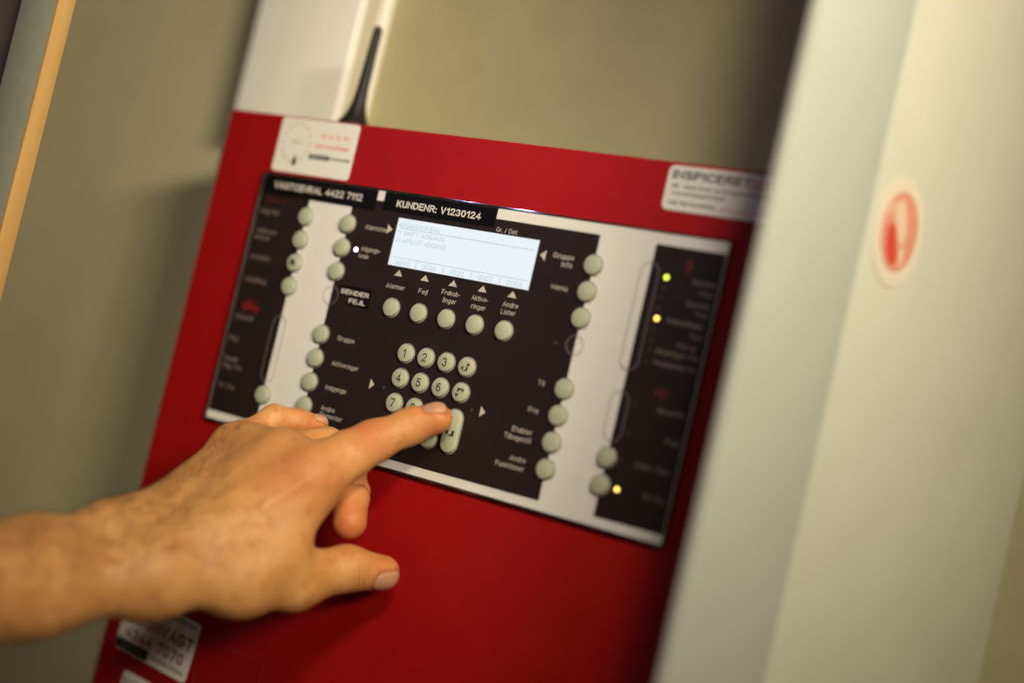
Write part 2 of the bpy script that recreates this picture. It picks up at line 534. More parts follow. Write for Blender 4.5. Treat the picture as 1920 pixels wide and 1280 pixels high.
# ------------------------------------------------------------------ the fire alarm panel
fp = thing('fire_alarm_panel', 'red fire alarm control panel with black keypad front, display and stickers on the wall', 'alarm panel')
FZ = -2.0
bm = bmesh.new()
bm_box(bm, -178.2, 177.6, -330, 100.2, WALL_Z + 0.3, -9, 0.6, 2)
finish(bm, 'cabinet_body', M['body'], fp, smooth=True)
box('cabinet_flange', -187.2, -178.4, -330, 99, -14, -11, M['body'], fp, 0.4)
bm = bmesh.new()
bm_box(bm, -177.3, 178, -331, 101.2, -8.8, FZ, 1.6, 4)
cover = finish(bm, 'front_cover', M['red'], fp, smooth=True)

# antenna on the cabinet's top
ant = [(0, 9.0), (5.2, 9.0), (6.4, 8.0), (9, 6.3), (13, 4.9), (19, 3.7), (22, 3.6), (24, 3.3), (50, 2.65), (58, 2.55), (60, 2.1), (60.8, 1.0), (61, 0.0)]


def antenna():
    bm = bmesh.new()
    n = 20
    rings = []
    ax, az = -109.0, -26.0
    for h, r in ant[:-1]:
        rings.append([bm.verts.new(P(ax + 1.5 * h / 61 + r * math.cos(2 * math.pi * i / n), 100.4 + h, az + r * math.sin(2 * math.pi * i / n))) for i in range(n)])
    top = bm.verts.new(P(ax + 1.5, 100.4 + 61, az))
    for a, b in zip(rings, rings[1:]):
        for i in range(n):
            bm.faces.new((a[i], a[(i + 1) % n], b[(i + 1) % n], b[i]))
    for i in range(n):
        bm.faces.new((rings[-1][i], rings[-1][(i + 1) % n], top))
    bmesh.ops.recalc_face_normals(bm, faces=bm.faces[:])
    return finish(bm, 'antenna', M['rubber'], fp, smooth=True)


an = antenna()

# operating front
bm = bmesh.new()
bm_box(bm, -138.9, 138.9, -67.6, 67.6, FZ - 1, 0.0, 0)
plate = finish(bm, 'operating_panel', M['plate'], fp)


def frame():
    bm = bmesh.new()
    prof = [(0.0, FZ - 0.4), (0.0, 0.35), (0.12, 0.62), (0.4, 0.74), (0.75, 0.62), (0.95, 0.35), (0.95, -0.2)]
    X, Y = 140.0, 68.7
    rings = []
    for d, z in prof:
        rings.append([bm.verts.new(P(sx * (X - d), sy * (Y - d), z)) for sx, sy in ((-1, -1), (1, -1), (1, 1), (-1, 1))])
    for a, b in zip(rings, rings[1:]):
        for i in range(4):
            j = (i + 1) % 4
            bm.faces.new((a[i], a[j], b[j], b[i]))
    bmesh.ops.recalc_face_normals(bm, faces=bm.faces[:])
    return finish(bm, 'bezel', M['bezel'], fp, smooth=True)


frame()
Z1 = 0.12
box('dark_film', -138.6, -103.6, -63.3, 62.4, 0.0, Z1, M['film'], plate)
box('dark_film', -74.1, 74.1, -63.3, 62.4, 0.0, Z1, M['film'], plate)
box('dark_film', 103.6, 138.6, -63.3, 62.3, 0.0, Z1, M['film'], plate)
ZT = 0.26
t1 = box('label_tape', -138.5, -59.3, 57.0, 67.5, 0.02, ZT, M['tape'], plate)
t2 = box('label_tape', -54.6, 15.3, 57.9, 67.5, 0.02, ZT, M['tape'], plate)
bm = bmesh.new()
bm_prism(bm, [(-69, 16.4), (-69, 11.2), (-63, 11.2), (-63, 6.5), (-48.4, 6.5), (-48.4, 16.4)], 0.03, ZT)
t3 = finish(bm, 'label_tape', M['tape'], plate)
lettering('SENDER', -58.8, 13.3, 18.8, 2.4, ZT + 0.05, M['print_bold'], plate, 0.16)
lettering('FEJL', -56.2, 9.1, 10.8, 2.4, ZT + 0.05, M['print_bold'], plate, 0.16)

TEXTS = [
    ('VAGTCENRAL 4422 7112', -99.5, 62.4, 61.4, 3.6, 'bold'),
    ('KUNDENR: V1230124', -19.8, 62.3, 52.5, 3.5, 'bold'),
    ('Gr. / Det.', 23.2, 57.3, 12.6, 2.3, ''),
    ('Alarmer', -34.6, 20.7, 11.9, 2.5, ''),
    ('Fejl', -17.2, 20.9, 5.6, 2.5, ''),
    ('Frakob-', -0.4, 22.7, 11.2, 2.5, ''),
    ('linger', -0.2, 18.9, 8.1, 2.5, ''),
    ('Aktive-', 16.9, 22.8, 9.8, 2.5, ''),
    ('ringer', 17.2, 18.7, 8.5, 2.5, ''),
    ('Andre', 34.8, 22.6, 8.9, 2.5, ''),
    ('Lister', 34.5, 18.9, 8.4, 2.5, ''),
    ('Alarmsted', -54.9, 48.0, 15.4, 2.5, ''),
    ('Adgangs-', -55.5, 36.7, 12.9, 2.5, ''),
    ('kode', -59.1, 32.9, 6.2, 2.5, ''),
    ('Gruppe', -57.5, -10.7, 11.3, 2.5, ''),
    ('Aktiveringer', -54.1, -23.8, 17.6, 2.5, ''),
    ('Indgange', -56.3, -36.4, 13.8, 2.5, ''),
    ('Andre', -58.4, -47.2, 9.1, 2.5, ''),
    ('Elementer', -55.3, -50.7, 15.1, 2.5, ''),
    ('Gruppe', 57.5, 49.7, 11.6, 2.5, ''),
    ('Info', 60.2, 46.0, 6.0, 2.5, ''),
    ('Menu', 59.0, 35.0, 8.9, 2.5, ''),
    ('Til', 61.2, -10.3, 3.6, 2.5, ''),
    ('Fra', 60.4, -23.4, 5.4, 2.5, ''),
    ('Etabler', 57.2, -33.9, 11.3, 2.5, ''),
    ('Tilbagestil', 55.4, -37.7, 15.1, 2.5, ''),
    ('Andre', 58.3, -47.2, 9.0, 2.5, ''),
    ('Funktioner', 54.9, -51.2, 16.1, 2.5, ''),
    ('Alarm', -126.7, 54.0, 13.9, 2.8, 'dimred'),
    ('Dag/Nat', -129.0, 47.4, 12.9, 2.8, 'dim'),
    ('Afbryd-', -127.8, 36.7, 14.9, 2.8, 'dim'),
    ('else', -130.1, 33.1, 11.0, 2.8, 'dim'),
    ('Afstillet', -128.4, 22.2, 14.6, 2.8, 'dim'),
    ('Nulstilling', -127.6, 9.7, 15.1, 2.8, 'dim'),
    ('Afsendt', -129.1, -10.9, 13.4, 2.8, 'dim'),
    ('Fejl', -133.0, -23.2, 6.7, 2.8, 'dim'),
    ('Sendt', -131.2, -34.2, 10.0, 2.8, 'dim'),
    ('Reg. Fra', -129.3, -38.1, 13.7, 2.8, 'dim'),
    ('Til / Fra', -129.9, -48.9, 11.8, 2.8, 'dim'),
    ('System', 130.9, 48.0, 11.5, 2.5, 'dim2'),
    ('Fejl', 133.2, 43.3, 6.1, 2.5, 'dim2'),
    ('System', 130.4, 38.2, 11.5, 2.5, 'dim2'),
    ('Test', 133.0, 34.1, 6.9, 2.5, 'dim2'),
    ('Frakoblinger', 126.5, 29.1, 18.3, 2.5, 'dim2'),
    ('Test', 132.7, 24.1, 6.0, 2.5, 'dim2'),
    ('Fejl sir.', 130.4, 19.1, 10.3, 2.5, 'dim2'),
    ('Styringer fra', 125.8, 14.9, 20.9, 2.5, 'dim2'),
    ('Forsinkelse fra', 125.9, 9.8, 20.6, 2.5, 'dim2'),
    ('Sirener', 129.2, -10.7, 13.4, 2.5, 'dim2'),
    ('Fejl', 133.1, -23.4, 6.6, 2.5, 'dim2'),
    ('Afstil / Start', 126.7, -36.5, 17.8, 2.5, 'dim2'),
    ('Til / Fra', 130.4, -49.0, 11.3, 2.5, 'dim2'),
]

STY = {'': ('print', 0.12), 'bold': ('print_bold', 0.17), 'dimred': ('print_red', 0.18), 'dim': ('print_dim', 0.15), 'dim2': ('print_grey', 0.15)}
for s, cx, cy, w, h, sty in TEXTS:
    mk, bold = STY[sty]
    lettering(s, cx, cy, w, h, (ZT if sty == 'bold' else Z1) + 0.05, M[mk], plate, bold)


def tri(cx, cy, w, h, deg):
    pts = rot2([(cx - w / 2, cy - h / 2), (cx + w / 2, cy - h / 2), (cx, cy + h / 2)], cx, cy, deg)
    prism('arrow_mark', pts, Z1 + 0.02, Z1 + 0.07, M['print'], plate)


for x in (-34.6, -17.9, -0.5, 17.1, 34.5):
    tri(x, 27.7, 5.2, 3.1, 0)
tri(-46.6, 48.7, 5.2, 3.4, -90)
tri(46.1, 48.6, 5.2, 3.2, 90)
tri(-34.6, -29.6, 5.2, 3.0, -90)
tri(33.4, -29.9, 5.2, 3.0, -90)

# red pictograms: alarm unit at the left, siren and lamp at the right
bm = bmesh.new()
bm_box(bm, -132.6, -124.0, -6.3, -2.6, Z1 + 0.02, Z1 + 0.08)
bm_box(bm, -123.8, -119.8, -6.3, -3.9, Z1 + 0.02, Z1 + 0.08)
bm_box(bm, -130.5, -121.5, -2.0, -1.2, Z1 + 0.02, Z1 + 0.08)
for wx in (-129.5, -122.6):
    bm_prism(bm, circle(wx, -6.9, 1.2, 14), Z1 + 0.03, Z1 + 0.09)
finish(bm, 'pictogram', M['print_red3'], plate)
bm = bmesh.new()
bm_prism(bm, [(119.5, -4.4), (121.5, -4.4), (124.2, -6.4), (124.2, 0.2), (121.5, -1.8), (119.5, -1.8)], Z1 + 0.02, Z1 + 0.08)
bm_box(bm, 125.6, 126.5, -5.2, -1.0, Z1 + 0.02, Z1 + 0.08)
finish(bm, 'pictogram', M['print_red'], plate)
bm = bmesh.new()
bm_box(bm, 120.6, 123.6, 51.0, 52.0, Z1 + 0.02, Z1 + 0.08)
bm_prism(bm, [(120.2, 52.6), (124.0, 52.6), (123.2, 57.6), (121.0, 57.6)], Z1 + 0.02, Z1 + 0.08)
finish(bm, 'pictogram', M['print_red'], plate)


def stadium(cx, y0, y1, r, n=10):
    pts = [(cx + r * math.cos(math.pi * i / n), y1 - r + r * math.sin(math.pi * i / n)) for i in range(n + 1)]
    pts += [(cx - r * math.cos(math.pi * i / n), y0 + r - r * math.sin(math.pi * i / n)) for i in range(n + 1)]
    return pts


def emboss(cx, y0, y1, r, w, split):
    """raised outline lying half on the dark film and half on the white overlay"""
    if y1 - y0 > 2 * r + 0.1:
        o, i_ = stadium(cx, y0, y1, r), stadium(cx, y0 + w, y1 - w, r - w)
    else:
        o, i_ = circle(cx, (y0 + y1) / 2, r, 40), circle(cx, (y0 + y1) / 2, r - w, 40)
    e = band('button_outline', o, i_, Z1 + 0.01, Z1 + 0.22, M['emboss_dark'], plate)
    e.data.materials.append(M['emboss_light'])
    for p in e.data.polygons:
        c = sum((e.data.vertices[k].co.x for k in p.vertices)) / len(p.vertices) / MM
        light = (c > split) if split < -90 or 0 < split < 90 else (c < split)
        p.material_index = 1 if light else 0


emboss(-74.1, 5.0, 15.0, 5.0, 0.7, -74.1)
emboss(74.2, 5.0, 15.0, 5.0, 0.9, 74.2)
emboss(-103.4, -42.0, -5.6, 5.0, 0.8, -103.6)
emboss(103.5, 3.6, 54.0, 5.0, 1.0, 103.6)
emboss(103.4, -29.4, -5.4, 5.0, 1.0, 103.6)

# ---- the display
disp = box('display', -42.6, 42.6, 31.0, 55.3, 0.05, 0.2, M['lcd'], plate)
ZL = 0.26
lettering('ADGANGSNIVEAU', -28.6, 52.0, 25.6, 2.6, ZL, M['lcd_ink'], plate, 0.12)
lettering('1) SKIFT ADGANG', -26.6, 48.0, 29.6, 2.5, ZL, M['lcd_ink'], plate, 0.12)
lettering('0) AFSLUT ADGANG', -25.6, 44.2, 31.4, 2.5, ZL, M['lcd_ink'], plate, 0.12)
for cx, s in zip((-33.8, -17.2, 0.0, 17.2, 34.2), ('0000', '0000', '0022', '0007', '0000')):
    lettering(s, cx, 32.9, 8.6, 2.5, ZL, M['lcd_ink'], plate, 0.12)
bm = bmesh.new()
bm_box(bm, -40.5, 40.8, 50.1, 50.32, ZL - 0.03, ZL)
bm_box(bm, -40.5, 40.8, 35.2, 35.42, ZL - 0.03, ZL)
for x in (-25.4, -8.5, 8.6, 25.7):
    bm_box(bm, x, x + 0.25, 31.6, 34.6, ZL - 0.03, ZL)
finish(bm, 'display_lines', M['lcd_ink'], plate)

# ---- push buttons: one mesh of each kind, copied
CAP = 2.0
bm = bmesh.new()
bm_prism(bm, circle(0, 0, 4.45, 40), 0.12, CAP, inset=0.55)
cap_o = finish(bm, 'push_button', M['key'], fp, smooth=True)
cap_o.data.materials.append(M['well'])
bm = bmesh.new()
bm_prism(bm, circle(0, 0, 4.72, 40), 0.13, 0.16)
well_o = finish(bm, 'key_gap', M['well'], cap_o)
bm = bmesh.new()
bm_band(bm, circle(0, 0, 5.05, 44), circle(0, 0, 4.7, 44), 0.1, 0.62)
ring_o = finish(bm, 'key_surround', M['ring'], cap_o)
first = True


def button(x, y, legend=None):
    global first
    if first:
        b, k, g = cap_o, ring_o, well_o
        first = False
    else:
        b = cap_o.copy()
        k = ring_o.copy()
        g = well_o.copy()
        for o in (b, k, g):
            COL.objects.link(o)
        k.parent = b
        g.parent = b
    b.location = P(x, y, 0)
    if legend:
        legend(b)
    return b


LZ = CAP + 0.04


def digit(s):
    return lambda b: lettering(s, -0.15, 0, None, 4.3, LZ, M['ink'], b, 0.15)


def mark(polys):
    def f(b):
        bm = bmesh.new()
        for pts in polys:
            bm_prism(bm, pts, LZ - 0.02, LZ + 0.02)
        finish(bm, 'arrow_legend', M['ink'], b)
    return f


up_key = mark([[(0.2, 0.6), (2.6, 0.6), (1.4, 2.3)], [(-2.6, -0.9), (-1.1, 0.3), (-1.1, -2.1)], [(-0.6, -1.5), (0.5, -1.5), (0.5, -0.2), (1.5, 0.4), (1.5, -1.9), (-0.6, -2.2)]])
down_key = mark([[(-2.5, -0.8), (0.0, -0.8), (-1.25, -2.5)], [(1.1, 2.4), (1.1, 0.0), (2.6, 1.2)], [(-1.5, 0.0), (-0.6, 0.0), (-0.6, 1.0), (0.7, 1.0), (0.7, 2.0), (-1.5, 2.0)]])
dot_key = mark([circle(-0.5, 0.3, 1.5, 16), [(0.2, -1.6), (1.3, -1.0), (0.6, 0.6)]])
for k, y in enumerate((47.9, 35.29, 22.68, 10.07, -48.62)):
    button(-102.9, y, dot_key if k == 2 else None)
for x in (-74.0, 74.3):
    for y in (47.9, 35.29, 22.68, -10.7, -23.31, -35.92, -48.53):
        button(x, y)
for x in (-33.7, -16.6, 0.53, 17.65, 34.77):
    button(x, 9.88)
kx = (-18.16, -5.77, 6.62, 19.01)
ky = (-10.77, -23.33, -35.88, -48.6)
for j, row in enumerate((('1', '2', '3', 'U'), ('4', '5', '6', 'D'), ('7', '8', '9'), ('*', '0', '/'))):
    for i, s in enumerate(row):
        button(kx[i], ky[j], up_key if s == 'U' else down_key if s == 'D' else digit(s))
for y in (-36.27, -48.88):
    button(103.6, y)

# enter key
enter = prism('enter_key', stadium(19.0, -52.9, -31.9, 4.45, 12), 0.12, CAP, M['key'], fp, inset=0.0)
bm = bmesh.new()


def enter_key(bm):
    lv = []
    for q, z in ((0, 0.12), (0, CAP - 0.6), (0.25, CAP - 0.18), (0.6, CAP)):
        lv.append([bm.verts.new(P(x, y, z)) for x, y in stadium(19.0, -52.9 + q, -31.9 - q, 4.45 - q, 12)])
    n = len(lv[0])
    for a, b in zip(lv, lv[1:]):
        for i in range(n):
            bm.faces.new((a[i], a[(i + 1) % n], b[(i + 1) % n], b[i]))
    bm.faces.new(lv[-1])
    bmesh.ops.recalc_face_normals(bm, faces=bm.faces[:])


enter_key(bm)
bpy.data.objects.remove(enter)
enter = finish(bm, 'enter_key', M['key'], fp, smooth=True)
band('key_surround', stadium(19.0, -53.5, -31.3, 5.05, 12), stadium(19.0, -53.15, -31.65, 4.7, 12), 0.1, 0.62, M['ring'], enter)
bm = bmesh.new()
bm_prism(bm, stadium(19.0, -53.2, -31.6, 4.72, 12), 0.13, 0.16)
finish(bm, 'key_gap', M['well'], enter)
bm = bmesh.new()
for pts in ([(16.0, -43.3), (17.9, -42.0), (17.9, -44.6)], [(18.5, -43.9), (20.0, -43.9), (20.0, -42.3), (21.3, -41.7), (21.3, -44.8), (18.5, -44.8)]):
    bm_prism(bm, pts, LZ - 0.02, LZ + 0.02)
finish(bm, 'arrow_legend', M['ink'], enter)

# lamps
for x, y, mk in ((-64.9, 35.5, 'led_white'), (112.3, 48.0, 'led_green'), (112.2, 29.1, 'led_amber'), (112.1, -49.0, 'led_amber')):
    lamp = prism('indicator_lamp', circle(x, y, 1.15, 24), Z1, Z1 + 0.25, M[mk], plate)
    lamp['label'] = {'led_white': 'lit white lamp', 'led_green': 'lit yellow green lamp', 'led_amber': 'lit amber lamp'}[mk]
for x, y in ((63.9, 9.2), (112.1, 43.4), (112.0, 38.8), (112.0, 33.7), (111.9, 24.2), (112.0, 19.3), (111.9, 14.5), (111.9, 9.6), (111.1, -10.5), (111.1, -23.4), (110.8, -35.8), (-27.0, -29.7), (27.1, -30.1)):
    prism('indicator_lamp', circle(x, y, 0.75, 16), Z1, Z1 + 0.2, M['led_off'], plate)


# ---- stickers on the red cover
def sticker(x0, x1, y0, y1, r, deg=0.0, label=None, z=FZ + 0.02):
    cx, cy = (x0 + x1) / 2, (y0 + y1) / 2
    s = prism('sticker', rot2(rounded(x0, x1, y0, y1, r), cx, cy, deg), z, z + 0.2, M['sticker'], fp)
    if label:
        s['label'] = label

    def cap(x, y, z_):
        (px, py), = rot2([(x, y)], cx, cy, deg)
        return P(px, py, z_)
    return s, cap, z + 0.24


def blk(x0, x1, y0, y1, z, m, par, cap, name='print_block'):
    return prism(name, [(x0, y0), (x1, y0), (x1, y1), (x0, y1)], z, z + 0.04, m, par, cap=cap)


s, cp, sz = sticker(-137.3, -82.8, 70.3, 100.2, 2.0, label='white service sticker with a ring of small drawings and orange print')
lettering('43 44 70 70', -98.7, 92.0, 19.5, 2.5, sz, M['print_orange'], s, 0.15, cap=cp)
lettering('Serviceaftaler', -98.5, 86.6, 24.0, 2.5, sz, M['print_orange'], s, 0.15, cap=cp)
blk(-113, -99.4, 79.2, 81.8, sz, M['ink'], s, cp)
blk(-99.2, -84.6, 79.8, 81.2, sz, M['print_mid'], s, cp)
lettering('BRAND', -106.2, 80.5, 10.5, 1.5, sz + 0.08, M['sticker'], s, 0.14, cap=cp)
lettering('SIKRING', -91.8, 80.5, 12, 0.9, sz + 0.08, M['sticker'], s, 0.14, cap=cp)
bm = bmesh.new()
for k in range(14):
    a = 2 * math.pi * k / 14
    qx, qy = -124.2 + 9.6 * math.cos(a), 86.8 + 10.6 * math.sin(a)
    bm_prism(bm, rot2([(qx - 1.6, qy - 0.7), (qx + 1.6, qy - 0.7), (qx + 1.1, qy + 0.8), (qx - 1.2, qy + 0.6)], qx, qy, math.degrees(a) + 90), sz - 0.02, sz + 0.02)
bm_box(bm, -127.5, -120.8, 86.4, 88.0, sz - 0.02, sz + 0.02)
finish(bm, 'drawing_ring', M['print_pale'], s)
prism('drop_mark', [(-123.6, 74.6), (-122.1, 74.2), (-121.0, 76.0), (-121.8, 78.6), (-122.3, 80.6), (-123.4, 78.4), (-124.2, 76.4)], sz, sz + 0.05, M['ink'], s)

s, cp, sz = sticker(100.4, 168.0, 78.7, 99.4, 3.0, label='white inspection sticker with black and red print')
lettering('INSPICERET', 122.3, 95.3, 39.0, 4.2, sz, M['ink'], s, 0.2, cap=cp)
lettering('2022', 149.5, 94.9, 17, 4.4, sz, M['print_pink'], s, 0.19, cap=cp)
lettering('DBI   Dansk Brand- og Sikringsteknisk Institut', 128.0, 90.1, 49, 1.9, sz, M['ink'], s, 0.17, cap=cp)
lettering('www.brandogsikring.dk', 117.3, 86.8, 27, 1.9, sz, M['ink'], s, 0.17, cap=cp)
lettering('Ved fejl kontaktes:', 115.2, 82.4, 24.0, 1.9, sz, M['ink'], s, 0.19, cap=cp)
lettering('service 4344 7070', 140.0, 82.0, 22.0, 1.9, sz, M['print_pink'], s, 0.15, cap=cp)

s, cp, sz = sticker(-165.4, -109.4, -203.6, -171.5, 2.4, deg=-4.5, label='white emergency number sticker with red print at the lower left')
lettering(u'D\u00d8GNVAGT', -136.0, -184.0, 50, 7.0, sz, M['print_deep'], s, 0.19, cap=cp)
lettering('4344 7070', -137.8, -193.0, 46, 6.4, sz, M['print_deep'], s, 0.19, cap=cp)
blk(-165.2, -139.5, -203.0, -197.4, sz, M['ink'], s, cp)
lettering('BRAND', -152, -200.2, 16, 2.0, sz + 0.08, M['print_mid'], s, 0.14, cap=cp)
blk(-138.5, -111.5, -201.0, -198.0, sz, M['print_pale'], s, cp)
lettering('24 timer i brand', -125, -199.4, 24, 1.6, sz + 0.08, M['ink'], s, 0.14, cap=cp)
blk(-164, -111, -175.9, -172.6, sz, M['print_pale'], s, cp)
lettering('Ved alarm kontakt', -126, -174.2, 27, 1.7, sz + 0.08, M['ink'], s, 0.14, cap=cp)

s, cp, sz = sticker(-156.0, -92, -250, -213.4, 2.0, deg=-4.5, label='white sticker at the bottom edge of the cabinet front')
lettering('INTERN', -140.0, -219.0, 30, 5.0, sz, M['print_mid'], s, 0.19, cap=cp)
band('clear_border', rot2(rounded(-159.5, -88, -254, -210.2, 3.0), -124, -232, -4.5), rot2(rounded(-159.1, -88.4, -253.6, -210.6, 2.7), -124, -232, -4.5), FZ + 0.02, FZ + 0.14, M['clear'], fp)
band('clear_border', rot2(rounded(-106, -62.2, -215, -179.3, 2.5), -84, -197, -1.0), rot2(rounded(-105.7, -62.5, -214.7, -179.6, 2.3), -84, -197, -1.0), FZ + 0.02, FZ + 0.12, M['clear'], fp)

# ------------------------------------------------------------------ the person's left hand and forearm
# joints in panel millimetres: (x, y, z, radius)
J = {
    'it': (15.60, -37.61, 10.50, 7.6),
    'id': (5.22, -44.50, 15.53, 8.1),
    'ip': (-4.60, -55.19, 28.39, 9.55),
    'iq': (-8.28, -63.76, 39.82, 10.85),
    'im': (-14.16, -76.47, 54.82, 11.99),
    'mm': (-33.34, -74.43, 54.08, 10.81),
    'mp': (-24.10, -72.90, 17.42, 9.11),
    'md': (-13.95, -82.32, 23.56, 8.94),
    'mt': (-5.99, -94.22, 29.79, 8.34),
    'rm': (-53.13, -73.95, 51.28, 9.54),
    'rp': (-38.80, -63.51, 18.92, 8.69),
    'rd': (-33.59, -75.02, 23.37, 7.59),
    'rt': (-31.65, -84.22, 28.81, 7.61),
    'pm': (-69.32, -72.75, 50.97, 7.15),
    'pp': (-63.54, -56.80, 32.62, 6.58),
    'pd': (-57.05, -55.66, 22.61, 5.93),
    'pt': (-50.43, -54.65, 13.70, 4.72),
    'tc': (-20.59, -125.87, 79.11, 10.6),
    'tm': (-10.76, -123.57, 55.16, 12.34),
    'ti': (-0.18, -115.26, 31.03, 10.26),
    'tt': (8.69, -114.61, 14.73, 8.31),
    'wr': (-44.75, -130.69, 108.50, 14.2),
    'wu': (-64.89, -120.89, 99.24, 13.62),
    'un': (-63.71, -115.02, 121.31, 10.02),
    'f1': (-61.78, -142.74, 156.74, 18.04),
    'f2': (-69.16, -143.49, 182.75, 20.99),
    'f3': (-68.67, -147.02, 229.73, 24.55),
    'fu': (-73.43, -132.70, 150.39, 15.26),
    'web1': (-14.75, -86.03, 57.12, 8.84),
    'web2': (-12.71, -113.23, 66.39, 9.43),
}
HB = np.array([[0.82588, 0.22986, -0.51488], [-0.17313, 0.9724, 0.15641], [0.53662, -0.04004, 0.84288]])          # the hand's own axes: along the arm, up the hand, out of the back of the hand
HO = np.array([-20.0, -100.0, 80.0])
LJ = {k: np.append(HB @ (np.array(v[:3]) - HO), v[3]) for k, v in J.items()}
VOX = 0.8
allp = np.array([v for k, v in LJ.items() if k != 'f3'])
lo = (allp[:, :3] - allp[:, 3:4]).min(0) - 6
hi = (allp[:, :3] + allp[:, 3:4]).max(0) + 6
lo[0] = max(lo[0], LJ['f2'][0] - 45)
_t = min(1.0, 75.0 / max(1.0, LJ['f2'][0] - LJ['f3'][0]))
_end = LJ['f2'] + (LJ['f3'] - LJ['f2']) * _t
for _i in (1, 2):
    lo[_i] = min(lo[_i], _end[_i] - _end[3] - 8)
    hi[_i] = max(hi[_i], _end[_i] + _end[3] + 8)
dims = np.ceil((hi - lo) / VOX).astype(int) + 1
ax = [lo[i] + VOX * np.arange(dims[i], dtype=np.float32) for i in range(3)]
FAR = np.float32(30.0)


def field():
    return np.full(dims, FAR, np.float32)


def smin(a, b, k):
    h = np.clip(0.5 + 0.5 * (b - a) / k, 0, 1)
    return b + (a - b) * h - k * h * (1 - h)


def cone(F, a, b, k, ra=None, rb=None):
    """blend a tapered limb segment into F, working only near it"""
    A, B = LJ[a] if isinstance(a, str) else np.array(a), LJ[b] if isinstance(b, str) else np.array(b)
    ra = A[3] if ra is None else ra
    rb = B[3] if rb is None else rb
    pad = max(ra, rb) + k + 8
    mn = np.minimum(A[:3], B[:3]) - pad
    mx = np.maximum(A[:3], B[:3]) + pad
    i0 = np.clip(((mn - lo) / VOX).astype(int), 0, dims)
    i1 = np.clip(((mx - lo) / VOX).astype(int) + 1, 0, dims)
    if (i1 <= i0).any():
        return
    X = ax[0][i0[0]:i1[0], None, None] - A[0]
    Y = ax[1][None, i0[1]:i1[1], None] - A[1]
    Z = ax[2][None, None, i0[2]:i1[2]] - A[2]
    d = (B - A)[:3].astype(np.float32)
    L2 = float(d @ d)
    t = np.clip((X * d[0] + Y * d[1] + Z * d[2]) / L2, 0, 1)
    dist = np.sqrt((X - t * d[0]) ** 2 + (Y - t * d[1]) ** 2 + (Z - t * d[2]) ** 2) - (ra + (rb - ra) * t)
    sl = tuple(slice(i0[i], i1[i]) for i in range(3))
    F[sl] = smin(F[sl], dist.astype(np.float32), k) if k > 0 else np.minimum(F[sl], dist)


def off(a, du=0, dv=0, dw=0, r=None):
    v = LJ[a].copy()
    v[:3] += (du, dv, dw)
    if r is not None:
        v[3] = r
    return v


body = field()
K = 11.0
cone(body, 'wr', 'im', K)
cone(body, 'wr', 'mm', K)
cone(body, 'wu', 'rm', K)
cone(body, 'wu', 'pm', K)
cone(body, 'wu', 'mm', K)
cone(body, 'im', 'mm', K)
cone(body, 'mm', 'rm', K)
cone(body, 'rm', 'pm', K)
cone(body, 'wr', 'wu', K)
cone(body, 'wr', 'f1', 14)
cone(body, 'wu', 'fu', 14)
cone(body, 'f1', 'f2', 14)
cone(body, 'fu', 'f2', 14, rb=17)
cone(body, 'f2', 'f3', 14)
cone(body, 'un', 'wu', 12)
cone(body, 'wr', 'tc', K)
cone(body, 'tc', 'tm', K)
cone(body, 'im', 'web1', 8)
cone(body, 'web1', 'web2', 8)
cone(body, 'web2', 'tm', 8)
cone(body, 'tc', 'web1', 14, ra=12, rb=7)
cone(body, 'tc', 'web2', 14, ra=13, rb=8)
fingers = []
for chain, kk in ((('im', 'iq', 'ip', 'id', 'it'), 5), (('mm', 'mp', 'md', 'mt'), 3), (('rm', 'rp', 'rd', 'rt'), 3), (('pm', 'pp', 'pd', 'pt'), 3), (('tm', 'ti', 'tt'), 5)):
    F = field()
    for a, b in zip(chain, chain[1:]):
        cone(F, a, b, kk if (F < FAR).any() else 0)
    fingers.append(smin(body, F, 7.0))
total = fingers[0]
for F in fingers[1:]:
    total = smin(total, F, 0.8)
del fingers, body



